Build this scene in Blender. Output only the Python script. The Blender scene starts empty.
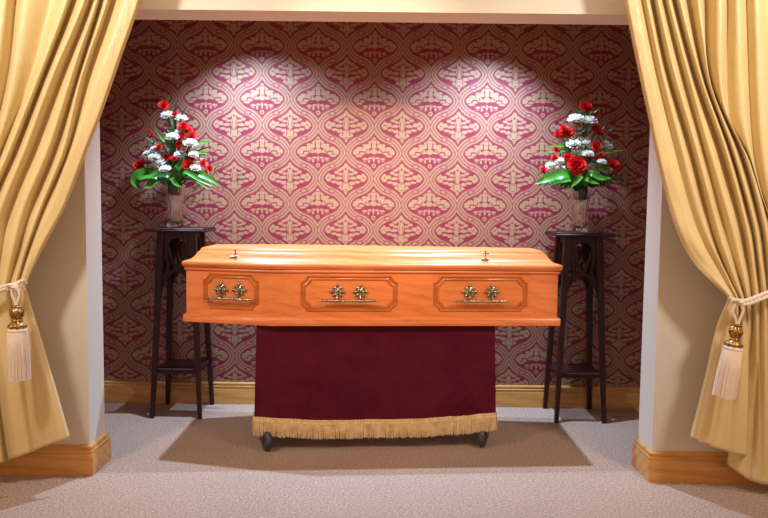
import bpy, bmesh, math, random
from math import sin, cos, pi, radians, sqrt, exp
from mathutils import Vector, Matrix, Euler, Quaternion
random.seed(7)
SC = bpy.context.scene
COL = SC.collection

# ------------------------------------------------------------------ camera
FPX, PITCH, ROLL, HCAM = 714.7, .0714, .0113, 1.3
cp, sp, cr, sr = cos(PITCH), sin(PITCH), cos(ROLL), sin(ROLL)
_P = Matrix(((1,0,0),(0,0,-1),(0,1,0)))
_T = Matrix(((1,0,0),(0,cp,-sp),(0,sp,cp)))
_Z = Matrix(((cr,-sr,0),(sr,cr,0),(0,0,1)))
RW = (_Z @ _T @ _P)            # world -> camera (right, down, forward)
RT = RW.transposed()
def ray(px, py): return RT @ Vector(((px-384)/FPX, (py-259)/FPX, 1))
def at(px, py, Y):
    d = ray(px, py); return d*(Y/d.y) + Vector((0,0,HCAM))
cam = bpy.data.cameras.new('camera'); co = bpy.data.objects.new('camera', cam); COL.objects.link(co)
cam.sensor_width = 36; cam.lens = FPX/768*36; cam.clip_start = .05
m3 = Matrix((RT.col[0], -RT.col[1], -RT.col[2])).transposed()
co.matrix_world = Matrix.Translation((0,0,HCAM)) @ m3.to_4x4()
SC.camera = co

# ------------------------------------------------------------------ helpers
def empty(name, label, cat, loc=(0,0,0), rz=0, group=None):
    o = bpy.data.objects.new(name, None); COL.objects.link(o)
    o.location = loc; o.rotation_euler = (0,0,rz); o.empty_display_size = .05
    o['label'] = label; o['category'] = cat
    if group: o['group'] = group
    return o
def mk(name, bm, mat, parent=None, smooth=True, label=None, angle=40):
    me = bpy.data.meshes.new(name)
    bmesh.ops.remove_doubles(bm, verts=bm.verts, dist=1e-6)
    bm.normal_update(); bm.to_mesh(me); bm.free()
    o = bpy.data.objects.new(name, me); COL.objects.link(o)
    if mat: me.materials.append(mat)
    if smooth:
        for p in me.polygons: p.use_smooth = True
        try: me.set_sharp_from_angle(angle=radians(angle))
        except Exception: pass
    if parent: o.parent = parent
    if label: o['label'] = label
    return o
def struct(o): o['kind'] = 'structure'; return o
def box(bm, x0, x1, y0, y1, z0, z1, bev=0):
    b = bmesh.new()
    vs = [b.verts.new(p) for p in ((x0,y0,z0),(x1,y0,z0),(x1,y1,z0),(x0,y1,z0),(x0,y0,z1),(x1,y0,z1),(x1,y1,z1),(x0,y1,z1))]
    for f in ((3,2,1,0),(4,5,6,7),(0,1,5,4),(1,2,6,5),(2,3,7,6),(3,0,4,7)): b.faces.new([vs[i] for i in f])
    if bev: bmesh.ops.bevel(b, geom=b.edges[:], offset=bev, segments=2, affect='EDGES', profile=.5)
    join(bm, b)
def join(bm, b, M=None):
    if M is not None: bmesh.ops.transform(b, matrix=M, verts=b.verts)
    me = bpy.data.meshes.new('t'); b.to_mesh(me); b.free(); bm.from_mesh(me); bpy.data.meshes.remove(me)
def tube(bm, pts, rad, n=8, cap=True):
    pts = [Vector(p) for p in pts]
    if not hasattr(rad, '__len__'): rad = [rad]*len(pts)
    rings = []; up = None
    for i, p in enumerate(pts):
        t = (pts[min(i+1,len(pts)-1)]-pts[max(i-1,0)]).normalized()
        if up is None: up = Vector((0,0,1)) if abs(t.z) < .9 else Vector((1,0,0))
        a = t.cross(up)
        if a.length < 1e-4: a = t.cross(Vector((0,1,0)))
        a.normalize(); up = a.cross(t).normalized()
        rings.append([bm.verts.new(p+(a*cos(2*pi*k/n)+up*sin(2*pi*k/n))*rad[i]) for k in range(n)])
    for r, s in zip(rings, rings[1:]):
        for k in range(n): bm.faces.new((r[k], r[(k+1)%n], s[(k+1)%n], s[k]))
    if cap: bm.faces.new(rings[0][::-1]); bm.faces.new(rings[-1])
def lathe(bm, prof, n=24, M=None, mod=None):
    b = bmesh.new(); rings = []
    for r, z in prof:
        rings.append([b.verts.new(((r*(mod(k/n,z) if mod else 1))*cos(2*pi*k/n), (r*(mod(k/n,z) if mod else 1))*sin(2*pi*k/n), z)) for k in range(n)])
    for r, s in zip(rings, rings[1:]):
        for k in range(n): b.faces.new((r[k], r[(k+1)%n], s[(k+1)%n], s[k]))
    if prof[0][0] > 1e-5: b.faces.new(rings[0][::-1])
    if prof[-1][0] > 1e-5: b.faces.new(rings[-1])
    join(bm, b, M)
def catmull(P, n):
    out = []
    P = [Vector(p) for p in P]
    Q = [P[0]*2-P[1]]+P+[P[-1]*2-P[-2]]
    for i in range(1, len(Q)-2):
        for k in range(n):
            t = k/n; a,b,c,d = Q[i-1],Q[i],Q[i+1],Q[i+2]
            out.append(.5*((2*b)+(c-a)*t+(2*a-5*b+4*c-d)*t*t+(3*b-a-3*c+d)*t**3))
    out.append(P[-1]); return out

# ------------------------------------------------------------------ node helper
class N:
    def __init__(s, nt, sock): s.nt = nt; s.s = sock
    def _m(s, op, *o):
        n = s.nt.nodes.new('ShaderNodeMath'); n.operation = op
        for i, a in enumerate((s,)+o):
            if isinstance(a, N): s.nt.links.new(a.s, n.inputs[i])
            else: n.inputs[i].default_value = a
        return N(s.nt, n.outputs[0])
    def __add__(s,o): return s._m('ADD',o)
    __radd__ = __add__
    def __sub__(s,o): return s._m('SUBTRACT',o)
    def __rsub__(s,o): return (s*-1.0)+o
    def __mul__(s,o): return s._m('MULTIPLY',o)
    __rmul__ = __mul__
    def __truediv__(s,o): return s._m('DIVIDE',o)
    def abs(s): return s._m('ABSOLUTE')
    def cos(s): return s._m('COSINE')
    def sin(s): return s._m('SINE')
    def sqrt(s): return s._m('SQRT')
    def min(s,o): return s._m('MINIMUM',o)
    def max(s,o): return s._m('MAXIMUM',o)
    def smin(s,o,k): return s._m('SMOOTH_MIN',o,k)
    def frac(s): return s._m('FRACT')
    def step(s, w):           # 1 inside (negative), 0 outside, width w
        n = s.nt.nodes.new('ShaderNodeMapRange'); n.interpolation_type = 'SMOOTHSTEP'
        s.nt.links.new(s.s, n.inputs[0]); n.inputs[1].default_value = w; n.inputs[2].default_value = -w
        return N(s.nt, n.outputs[0])
def newmat(name, rough=.5, base=(.5,.5,.5), **kw):
    m = bpy.data.materials.new(name); m.use_nodes = True; nt = m.node_tree
    b = nt.nodes['Principled BSDF']; b.inputs['Base Color'].default_value = (*base,1); b.inputs['Roughness'].default_value = rough
    for k, v in kw.items():
        b.inputs[k.replace('_',' ')].default_value = v
    return m, nt, b
def noise(nt, vec, scale, detail=3, rough=.5, dist=0):
    n = nt.nodes.new('ShaderNodeTexNoise'); n.inputs['Scale'].default_value = scale; n.inputs['Detail'].default_value = detail
    n.inputs['Roughness'].default_value = rough; n.inputs['Distortion'].default_value = dist
    if vec is not None: nt.links.new(vec, n.inputs['Vector'])
    return n.outputs['Fac']
def objcoord(nt, scale=(1,1,1), loc=(0,0,0)):
    t = nt.nodes.new('ShaderNodeTexCoord'); mp = nt.nodes.new('ShaderNodeMapping')
    nt.links.new(t.outputs['Object'], mp.inputs[0]); mp.inputs['Scale'].default_value = scale; mp.inputs['Location'].default_value = loc
    return mp.outputs[0]
def ramp(nt, fac, stops, interp='LINEAR'):
    r = nt.nodes.new('ShaderNodeValToRGB'); r.color_ramp.interpolation = interp
    e = r.color_ramp.elements
    while len(e) < len(stops): e.new(.5)
    for i, (p, c) in enumerate(stops): e[i].position = p; e[i].color = (*c,1)
    nt.links.new(fac, r.inputs[0]); return r.outputs[0]
def mixc(nt, fac, a, b, mode='MIX'):
    n = nt.nodes.new('ShaderNodeMix'); n.data_type = 'RGBA'; n.blend_type = mode
    for s, v in ((n.inputs[0],fac),(n.inputs[6],a),(n.inputs[7],b)):
        if hasattr(v,'is_linked'): nt.links.new(v, s)
        elif isinstance(v,(int,float)): s.default_value = v
        else: s.default_value = (*v,1)
    return n.outputs[2]
def bump(nt, b, h, strength, dist):
    n = nt.nodes.new('ShaderNodeBump'); n.inputs['Strength'].default_value = strength; n.inputs['Distance'].default_value = dist
    nt.links.new(h, n.inputs['Height']); nt.links.new(n.outputs[0], b.inputs['Normal'])

# ------------------------------------------------------------------ materials
# damask wallpaper: ogee lattice of triple gold bands, two medallions in half drop
def wallpaper_mat(axis='X', off=-.0725):
    m, nt, b = newmat('damask_wallpaper_'+axis, .5)
    HP, VP = .3605, .3345
    t = nt.nodes.new('ShaderNodeTexCoord'); sx = nt.nodes.new('ShaderNodeSeparateXYZ'); nt.links.new(t.outputs['Object'], sx.inputs[0])
    X = N(nt, sx.outputs[axis]); Z = N(nt, sx.outputs['Z'])
    # a little hand weave wobble
    u = (X-off)/HP + 100.5; v = (Z-1.653)/VP + 100.5
    x = u.frac()-.5; y = v.frac()-.5
    ax = x.abs()
    PX, PY = 55.6, 51.6                      # motif drawn in these units
    # centre line of the bands: y = yc(x), an ogee with flat flanks and steep tips
    def fold(c): return (((c*(2*pi)).cos()*.975)._m('ARCSINE'))*(-1/(2*pi))+.25
    p = (ax-.25)*4.0; q = p*p
    yc = (p*(q*(q*(-.28)+.86)+.42))*(-.25)+.25
    sl = (q*(q*(-1.4)+2.58)+.42)*(PY/PX)
    d = ((fold(y)-yc)*PY)/((sl*sl+1).sqrt())      # signed distance to the band centre line; <0 inside A cell
    band = d.abs()
    def combine(xs, ys):
        c = nt.nodes.new('ShaderNodeCombineXYZ'); nt.links.new(xs.s, c.inputs[0]); nt.links.new(ys.s, c.inputs[1]); return c.outputs[0]
    def shapes(vec, lst):
        """lst: (cx, cy, rx, ry); union distance (negative inside), approx. in units"""
        out = None
        for cx, cy, rx, ry in lst:
            n = nt.nodes.new('ShaderNodeVectorMath'); n.operation = 'MULTIPLY_ADD'
            nt.links.new(vec, n.inputs[0]); n.inputs[1].default_value = (1/rx,1/ry,0); n.inputs[2].default_value = (-cx/rx,-cy/ry,0)
            l = nt.nodes.new('ShaderNodeVectorMath'); l.operation = 'LENGTH'; nt.links.new(n.outputs[0], l.inputs[0])
            e = (N(nt, l.outputs['Value'])-1)*min(rx,ry)
            out = e if out is None else out.min(e)
        return out
    A = combine(ax*(PX*.96), y*(PY*.96))
    u2 = (u+.5).frac()-.5; v2 = (v+.5).frac()-.5
    B = combine(u2.abs()*(PX*.93), v2*(PY*.93))
    goldA = shapes(A, [(0,13.2,2.3,1.9),(0,10.6,5.6,2.0),(3.1,10.0,3.2,1.9),(0,6,2.3,3.2),(5,6.2,3.0,2.2),(8.6,3.6,4.2,2.6),(13.6,3.4,3.6,2.2),(17.4,.6,3.2,2.8),(9.0,7.2,2.4,1.3),(0,1.2,3.4,2.6),(5.6,.6,3.0,1.5),(11.4,-1,2.6,1.4),(14.5,-3.2,3.4,1.2),(0,-6.2,1.1,3.0),(3.4,-5.2,2.4,1.0),(4.6,-8.0,1.2,1.9),(8.4,-6.0,2.6,1.2),(9.4,-8.4,2.2,1.0),(0,-12.4,2.2,2.2)])
    cutA = shapes(A, [(2.6,7.4,.45,3.4),(0,-12.4,.85,.85),(6.9,1.8,.5,1.6),(3.0,3.6,2.6,.45),(11.0,5.0,.4,1.5),(0,12.2,3.6,.35)])
    goldB = shapes(B, [(0,12.4,2.6,2.2),(2.6,9.8,2.6,1.7),(5.6,8.2,2.6,1.6),(0,8.0,2.2,2.0),(8.6,5.6,2.4,1.5),(0,2.5,2.9,6.0),(5.0,4.0,2.6,1.2),(6.8,.4,4.0,1.5),(12.4,1.6,3.0,2.0),(17.0,3.2,2.8,2.0),(18.6,.8,2.0,1.6),(15.8,-1.2,2.4,1.8),(10.6,-3.2,3.0,1.3),(5.8,-4.4,3.0,1.7),(0,-7.6,4.6,4.6),(4.4,-8.6,2.4,2.0),(0,-13.6,1.6,1.8)])
    cutB = shapes(B, [(0,8.6,1.2,.8),(3.2,-6.6,.45,2.4),(0,-4.2,2.2,.35),(9.4,2.2,.5,1.3),(1.6,2.0,.35,2.4),(0,-10.4,1.6,.4)])
    g = (goldA+.1).step(.45)*(1-cutA.step(.4))
    g2 = (goldB+.1).step(.45)*(1-cutB.step(.4))
    inA = d.step(.3)
    motif = g*inA + g2*(1-inA)
    lines = (((band)*(2*pi/2.6)).cos()*.5+.5)      # thin stripes across the band
    fade = (band-4.1).step(.4)
    leaf = shapes(A, [(13.4,12.9,3.0,2.1),(13.4,-12.9,3.0,2.1)])
    ring = (leaf.abs()-.45).step(.35)
    bandg = fade*((lines*.72)+.22)*(1-ring*.7)
    bandg = bandg.max((leaf+.7).step(.4)*.8)
    # arabesque leaf work where bands cross
    cell = (band-5.3).step(.4)                          # area belonging to band + dark outline
    gold = (motif*(1-cell) + bandg).min(1.0)
    # woven threads
    vec = objcoord(nt,(1,1,1))
    thr = noise(nt, objcoord(nt,(60,60,420)), 6, 2)
    fine = noise(nt, objcoord(nt,(1,1,1)), 260, 3, .6)
    gg = (gold*((N(nt,fine)*1.3)+.20)).min(1.0)
    goldc = ramp(nt, thr, [(.3,(.27,.19,.105)),(.7,(.44,.325,.19))])
    redc = ramp(nt, fine, [(.3,(.14,.003,.024)),(.7,(.25,.009,.048))])
    c = mixc(nt, gg.s, redc, goldc)
    nt.links.new(c, b.inputs['Base Color'])
    mt = (gg*.25).s; nt.links.new(mt, b.inputs['Metallic'])
    bump(nt, b, gg.s, .25, .0012)
    return m
M_paper = wallpaper_mat('X'); 
M_paper_side = wallpaper_mat('Y', .1)

def wood_mat(name, dark, mid, light, axis='X', rough=.3, sc=1.0, coat=.0):
    m, nt, b = newmat(name, rough)
    s = {'X':(1.2,14,14),'Y':(14,1.2,14),'Z':(14,14,1.2)}[axis]
    v = objcoord(nt, tuple(a*sc for a in s))
    n1 = noise(nt, v, 2.2, 5, .6, .6)
    s2 = {'X':(1,7,7),'Y':(7,1,7),'Z':(7,7,1)}[axis]
    w = nt.nodes.new('ShaderNodeTexWave'); w.wave_type='BANDS'; w.bands_direction = 'DIAGONAL'
    nt.links.new(objcoord(nt, tuple(a*sc*1.0 for a in s2)), w.inputs['Vector']); w.inputs['Scale'].default_value = 1.3; w.inputs['Distortion'].default_value = 7; w.inputs['Detail'].default_value = 3; w.inputs['Detail Scale'].default_value = .8
    c1 = ramp(nt, n1, [(.25,dark),(.5,mid),(.75,light)])
    c2 = ramp(nt, w.outputs['Fac'], [(0,dark),(.25,mid),(1,light)])
    c = mixc(nt, .4, c1, c2)
    fine = noise(nt, objcoord(nt, tuple(a*sc*3 for a in s)), 6, 3, .6)
    c = mixc(nt, .25, c, ramp(nt, fine, [(.35,dark),(.6,light)]))
    nt.links.new(c, b.inputs['Base Color']); bump(nt, b, fine, .08, .001)
    b.inputs['Coat Weight'].default_value = coat; b.inputs['Coat Roughness'].default_value = .15
    return m
M_coffin = wood_mat('orange_oak_veneer', (.58,.135,.026),(.74,.207,.052),(.83,.27,.085), 'X', .42, 1, .08)
M_groove = wood_mat('stained_oak_moulding', (.38,.085,.010),(.50,.125,.017),(.60,.17,.028), 'X', .3, 1, .4)
M_skirt = wood_mat('varnished_oak_X', (.36,.155,.035),(.56,.27,.07),(.66,.35,.105), 'X', .3, .9, .3)
M_skirtY = wood_mat('varnished_oak_Y', (.36,.155,.035),(.56,.27,.07),(.66,.35,.105), 'Y', .3, .9, .3)
M_mahog = wood_mat('dark_mahogany', (.014,.003,.003),(.028,.007,.006),(.048,.013,.010), 'Z', .42, 1, .0)

M_mahog.node_tree.nodes['Principled BSDF'].inputs['Specular IOR Level'].default_value = .3
def carpet_mat():
    m, nt, b = newmat('speckled_loop_carpet', .95)
    v = objcoord(nt)
    n1 = noise(nt, v, 95, 2, .7); n2 = noise(nt, v, 210, 2, .6); n3 = noise(nt, v, 2.2, 3, .5)
    c = ramp(nt, n1, [(.30,(.17,.10,.070)),(.44,(.37,.24,.172)),(.56,(.46,.325,.25)),(.70,(.68,.53,.44))])
    c = mixc(nt, .35, c, ramp(nt, n2, [(.35,(.14,.11,.105)),(.6,(.50,.39,.33))]))
    c = mixc(nt, 1.0, c, ramp(nt, n3, [(.3,(.93,.92,.92)),(.7,(1.0,1.0,1.0))]), 'MULTIPLY')
    nt.links.new(c, b.inputs['Base Color']); bump(nt, b, n2, .9, .004)
    return m
M_carpet = carpet_mat()
def paint(name, c):
    m, nt, b = newmat(name, .7, c); n = noise(nt, objcoord(nt), 300, 2); bump(nt, b, n, .08, .001); return m
M_wall = paint('warm_grey_paint', (.62,.575,.51))
M_head = paint('cream_header_paint', (.76,.74,.65))
M_ceil = paint('white_ceiling_paint', (.55,.47,.38))

def curtain_mat():
    m, nt, b = newmat('gold_satin', .38)
    slub = noise(nt, objcoord(nt,(9,9,260)), 3, 3, .6)
    big = noise(nt, objcoord(nt,(1,1,1)), 3, 2)
    c = mixc(nt, .5, ramp(nt, slub, [(.3,(.64,.50,.245)),(.7,(.75,.61,.33))]), ramp(nt, big, [(.3,(.65,.51,.25)),(.7,(.74,.60,.32))]))
    nt.links.new(c, b.inputs['Base Color']); b.inputs['Sheen Weight'].default_value = .25; b.inputs['Sheen Roughness'].default_value = .4
    b.inputs['Anisotropic'].default_value = .4
    mixb = N(nt, noise(nt, objcoord(nt,(5,5,2)), 3, 3, .55, .4))*1.0 + N(nt, slub)*.06
    bump(nt, b, mixb.s, .35, .02)
    return m
M_curt = curtain_mat()
def velvet_mat():
    m, nt, b = newmat('maroon_velvet', .8)
    n = noise(nt, objcoord(nt,(1,1,1)), 5, 4, .55, .5)
    c = ramp(nt, n, [(.3,(.066,.0045,.012)),(.7,(.10,.008,.020))])
    nt.links.new(c, b.inputs['Base Color'])
    b.inputs['Sheen Weight'].default_value = .35; b.inputs['Sheen Roughness'].default_value = .35; b.inputs['Sheen Tint'].default_value = (.9,.15,.3,1)
    b.inputs['Specular IOR Level'].default_value = .1
    bump(nt, b, n, .25, .015); return m
M_velvet = velvet_mat()
def simple(name, c, rough=.5, var=.15, sc=60, **kw):
    m, nt, b = newmat(name, rough, c, **kw)
    n = noise(nt, objcoord(nt), sc, 3)
    lo = tuple(max(0,x*(1-var)) for x in c); hi = tuple(min(1,x*(1+var)) for x in c)
    nt.links.new(ramp(nt, n, [(.3,lo),(.7,hi)]), b.inputs['Base Color']); return m
M_fringe = simple('gold_fringe_thread', (.64,.47,.25), .7, .22, 25)
M_braid = simple('gold_braid', (.66,.47,.23), .6, .2, 60)
M_brass = simple('antique_brass', (.37,.31,.225), .34, .6, 140, Metallic=1.0)
M_gold = simple('gilded_finial', (.36,.21,.075), .38, .8, 110, Metallic=.9)
M_rope = simple('white_silk_cord', (.78,.70,.62), .55, .12, 200)
M_skirtw = simple('white_silk_tassel', (.82,.72,.63), .5, .12, 300)
M_rubber = simple('grey_rubber', (.045,.045,.05), .5, .2, 60)
M_steel = simple('dark_steel', (.12,.12,.13), .4, .2, 60, Metallic=.8)
M_red = simple('red_petal', (.72,.012,.012), .5, .35, 90)
M_white = simple('white_petal', (.86,.85,.80), .55, .05, 60)
M_leaf = simple('glossy_leaf', (.045,.20,.022), .25, .35, 30)
M_leaf2 = simple('dark_leaf', (.022,.075,.018), .4, .4, 30)
M_stem = simple('green_stem', (.06,.14,.03), .5, .3, 30)
M_foam = simple('dark_green_foam', (.015,.035,.02), .8, .3, 60)
m, nt, b = newmat('cut_crystal', .10, (1,1,1)); b.inputs['Transmission Weight'].default_value = 1; b.inputs['IOR'].default_value = 1.5
M_glass = m

# ------------------------------------------------------------------ the setting
XL, XR, ZF, ZK, HH, ZB = -1.409, 1.303, 3.3745, 3.56, 2.203, 4.643
NL, NR, NC = -2.05, 1.95, 2.62          # niche side walls and ceiling
def sbox(name, mat, *a): bm = bmesh.new(); box(bm,*a); return struct(mk(name, bm, mat, smooth=False))
sbox('floor', M_carpet, -3.6, 3.6, -2.5, ZB+.1, -.05, 0)
sbox('wall_back', M_paper, NL-.1, NR+.1, ZB, ZB+.1, 0, NC)
sbox('wall_niche_left', M_paper_side, NL-.1, NL, ZK, ZB, 0, NC)
sbox('wall_niche_right', M_paper_side, NR, NR+.1, ZK, ZB, 0, NC)
sbox('ceiling', M_ceil, NL-.1, NR+.1, ZF+.0, ZB+.1, NC, NC+.1)
bm = bmesh.new(); box(bm, -3.6, XL, ZF, ZK, 0, NC); struct(mk('wall_left', bm, M_wall, smooth=False))
bm = bmesh.new(); box(bm, XR, 3.6, ZF, ZK, 0, NC); struct(mk('wall_right', bm, M_wall, smooth=False))
bm = bmesh.new(); box(bm, XL, XR, ZF, ZK, HH, NC); struct(mk('wall_header', bm, M_head, smooth=False))

def skirt_profile():
    # (outward, z)
    P = [(.0,.0),(.022,.0),(.022,.098),(.0205,.102),(.0175,.103),(.017,.107),(.0195,.109),(.0205,.114),(.0195,.119),(.0165,.121),(.0135,.122),(.013,.126),(.015,.128),(.0155,.133),(.0145,.138),(.011,.142),(.004,.144),(.0,.144)]
    return P
def skirting(name, path, mat, closed_ends=True):
    """path: plan polyline; outward is to the right of travel; mitred corners"""
    bm = bmesh.new(); rings = []
    for i, p in enumerate(path):
        p = Vector(p)
        ns = []
        if i > 0: t = (p-Vector(path[i-1])).normalized(); ns.append(Vector((t.y,-t.x)))
        if i < len(path)-1: t = (Vector(path[i+1])-p).normalized(); ns.append(Vector((t.y,-t.x)))
        n = sum(ns, Vector((0,0)));
        if len(ns) == 2: n = n/(1+ns[0].dot(ns[1]))
        rings.append([bm.verts.new((p.x+n.x*o, p.y+n.y*o, z)) for o, z in skirt_profile()])
    for r, s in zip(rings, rings[1:]):
        for k in range(len(r)-1): bm.faces.new((r[k], s[k], s[k+1], r[k+1]))
    bm.faces.new(rings[0]); bm.faces.new(rings[-1][::-1])
    bmesh.ops.recalc_face_normals(bm, faces=bm.faces)
    return struct(mk(name, bm, mat, angle=25))
skirting('baseboard_left', [(-3.6,ZF),(XL,ZF),(XL,ZK),(NL,ZK)], M_skirt)
skirting('baseboard_right', [(NR,ZK),(XR,ZK),(XR,ZF),(3.6,ZF)], M_skirt)
skirting('baseboard_back', [(NL,ZB),(NR,ZB)], M_skirt)
skirting('baseboard_niche_left', [(NL,ZK+.022),(NL,ZB-.022)], M_skirtY)
skirting('baseboard_niche_right', [(NR,ZB-.022),(NR,ZK+.022)], M_skirtY)

# ------------------------------------------------------------------ coffin
def inset_poly(poly, d):
    """poly counter-clockwise, d>0 inward"""
    out = []; n = len(poly)
    for i in range(n):
        a, p, c = Vector(poly[i-1]), Vector(poly[i]), Vector(poly[(i+1)%n])
        t1 = (p-a).normalized(); t2 = (c-p).normalized()
        n1 = Vector((-t1.y,t1.x)); n2 = Vector((-t2.y,t2.x))
        out.append(p+(n1+n2)*(d/(1+n1.dot(n2))))
    return out
def rings_mesh(poly, prof):
    bm = bmesh.new(); rings = []
    for d, z in prof: rings.append([bm.verts.new((q.x,q.y,z)) for q in inset_poly(poly,d)])
    n = len(poly)
    for r, s in zip(rings, rings[1:]):
        for k in range(n): bm.faces.new((r[k], r[(k+1)%n], s[(k+1)%n], s[k]))
    bm.faces.new(rings[0][::-1]); bm.faces.new(rings[-1]); return bm
CZ = .676
cxs, caxis = -.587, 3.995
P_HEAD, P_FOOT = -1.062, .935
hh, hs, hf = .200, .315, .205
# the coffin is built about the bier's centre
caxis = 4.025
coffin = empty('coffin', 'closed panelled orange oak coffin with brass handles, on the draped trolley', 'coffin', (0,caxis,CZ))
poly = [(P_HEAD,-hh),(cxs,-hs),(P_FOOT,-hf),(P_FOOT,hf),(cxs,hs),(P_HEAD,hh)]
mk('body', rings_mesh(poly, [(.006,.0),(.0,.012),(.0,.293)]), M_coffin, coffin, angle=20)
mk('base_moulding', rings_mesh(poly, [(.0,.002),(-.014,.002),(-.0165,.006),(-.0165,.026),(-.014,.031),(-.0165,.034),(-.014,.040),(-.004,.048),(.001,.052)]), M_coffin, coffin, angle=50)
mk('rim_moulding', rings_mesh(poly, [(.001,.276),(-.004,.280),(-.008,.282),(-.010,.288),(-.008,.294),(-.002,.297)]), M_coffin, coffin, angle=50)
lid = mk('lid', rings_mesh(poly, [(0.0, 0.2975), (-0.012, 0.2975), (-0.015, 0.2999), (-0.0165, 0.3075), (-0.0188, 0.3094), (-0.0203, 0.316), (-0.0188, 0.3246), (-0.0135, 0.3293), (-0.0045, 0.3312), (0.008, 0.3341), (0.022, 0.3398), (0.034, 0.3493), (0.044, 0.3626), (0.052, 0.3759), (0.058, 0.3797), (0.061, 0.3806), (0.064, 0.3854), (0.07, 0.3968), (0.08, 0.4006)]), M_coffin, coffin, angle=50)

def face_frame(p0, p1):
    """frame of the front side between two plan points: origin, unit along, outward normal"""
    a, c = Vector((*p0,0)), Vector((*p1,0)); t = (c-a).normalized(); return a, t, Vector((t.y,-t.x,0))
def notch(w, h, n, ins):
    """panel outline with notched (quirked) corners, inset by ins; centred"""
    W, H = w/2-ins, h/2-ins; c = n
    pts = []
    base = [(W,H-c*1.25),(W-c*.42,H-c*1.12),(W-c*1.12,H-c*.42),(W-c*1.25,H)]
    for sx, sy, rev in ((1,1,0),(-1,1,1),(-1,-1,0),(1,-1,1)):
        q = [(x*sx,y*sy) for x,y in base]
        if rev: q = q[::-1]
        pts += q
    return pts
def panel(x0, x1, z0, z1, p0, p1):
    a, t, nrm = face_frame(p0, p1)
    # x given in coffin space along X; convert to distance along the face
    s0 = (x0-a.x)/t.x; s1 = (x1-a.x)/t.x
    w, h = s1-s0, z1-z0; C = a+t*((s0+s1)/2)+Vector((0,0,(z0+z1)/2))
    bm = bmesh.new(); rings = []
    for ins, o in ((0,-.001),(.001,.004),(.004,.0075),(.007,.006),(.009,.0025),(.013,.0015),(.016,.003),(.0185,.0055),(.022,.0055),(.0245,.003),(.026,-.001)):
        rings.append([bm.verts.new(C+t*x+Vector((0,0,1))*z+nrm*o) for x, z in notch(w,h,.026,ins)])
    for r, s in zip(rings, rings[1:]):
        for k in range(len(r)): bm.faces.new((r[k], r[(k+1)%len(r)], s[(k+1)%len(r)], s[k]))
    bmesh.ops.recalc_face_normals(bm, faces=bm.faces)
    o = mk('panel_moulding', bm, M_groove, coffin, angle=30)
    return C, t, nrm
def handle(C, t, nrm, half, gap):
    R = Matrix((t, nrm, Vector((0,0,1)))).transposed().to_4x4(); T = Matrix.Translation(C) @ R
    bm = bmesh.new(); y = .034
    pts = []; rad = []
    for k in range(41):
        q = k/40*2-1; x = q*half
        r = .0062*(1-abs(q)**6)+.0012
        for c in (-.72,.72,-.9,.9): r += .0022*exp(-((q-c)/.022)**2)
        for c in (-gap/half,gap/half): r += .0035*exp(-((q-c)/.05)**2)
        pts.append((x, y, 0)); rad.append(r)
    tube(bm, pts, rad, 10); bmesh.ops.transform(bm, matrix=T @ Matrix.Translation((0,0,-.028)), verts=bm.verts)
    h = mk('handle', bm, M_brass, coffin)
    for s in (-1,1):
        bm = bmesh.new()
        # pierced rosette: back disc, eight lobes, raised head and a stem down to the bar
        b = bmesh.new(); lathe(b, [(.0,.0),(.027,.0),(.028,.003),(.022,.006),(.018,.005),(.012,.008),(.0,.009)], 24); join(bm, b, T @ Matrix.Translation((s*gap,.0,.018)) @ Matrix.Rotation(-pi/2,4,'X'))
        for k in range(8):
            a = k*pi/4; rr = .0325 if k%2==0 else .0275
            b = bmesh.new(); bmesh.ops.create_uvsphere(b, u_segments=10, v_segments=6, radius=1)
            join(bm, b, T @ Matrix.Translation((s*gap+rr*cos(a), .008, .018+rr*sin(a))) @ Matrix.Rotation(-a,4,'Y') @ Matrix.Diagonal((.0085,.006,.0095 if k%2==0 else .0065,1)))
            b = bmesh.new(); tube(b, [(s*gap+.012*cos(a+.2),.008,.018+.012*sin(a+.2)),(s*gap+.026*cos(a),.010,.018+.026*sin(a))], [.0035,.0022], 6); join(bm, b, T)
        b = bmesh.new(); bmesh.ops.create_uvsphere(b, u_segments=14, v_segments=8, radius=1)
        join(bm, b, T @ Matrix.Translation((s*gap,.013,.022)) @ Matrix.Diagonal((.0085,.010,.012,1)))
        b = bmesh.new(); tube(b, catmull([(s*gap,.016,.012),(s*gap,.026,.0),(s*gap,.034,-.016),(s*gap,.034,-.028)],5), .0045, 8); join(bm, b, T)
        mk('rosette', bm, M_brass, h)
# px columns of the panels turned to plan positions on the front sides
def on_face(px, p0, p1, z=.15):
    d = ray(px, 293); a = Vector(p0); c = Vector(p1)
    # intersect in plan with the face line (coffin origin at caxis)
    A = Vector((a.x, a.y+caxis)); D = Vector((c.x-a.x, c.y-a.y)); 
    # t*d.xy = A + s*D
    det = d.x*(-D.y) - d.y*(-D.x); t = (A.x*(-D.y)-A.y*(-D.x))/det
    return t*d.x
PH, PS, PF = poly[0], poly[1], poly[2]
for pa, pb, q0, q1, hc, hg in ((203.5,258.8,PH,PS,.148,.052),(300.5,397.5,PS,PF,.158,.0605),(433.5,527.5,PS,PF,.150,.0600)):
    x0, x1 = on_face(pa,q0,q1), on_face(pb,q0,q1)
    C, t, nrm = panel(x0, x1, .078, .267, q0, q1)
    hx = {203.5:230.5, 300.5:348.7, 433.5:480.5}[pa]
    X = on_face(hx,q0,q1); a = Vector((*q0,0)); C2 = a+t*((X-a.x)/t.x)+Vector((0,0,.165))
    handle(C2, t, nrm, hc, hg)
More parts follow.
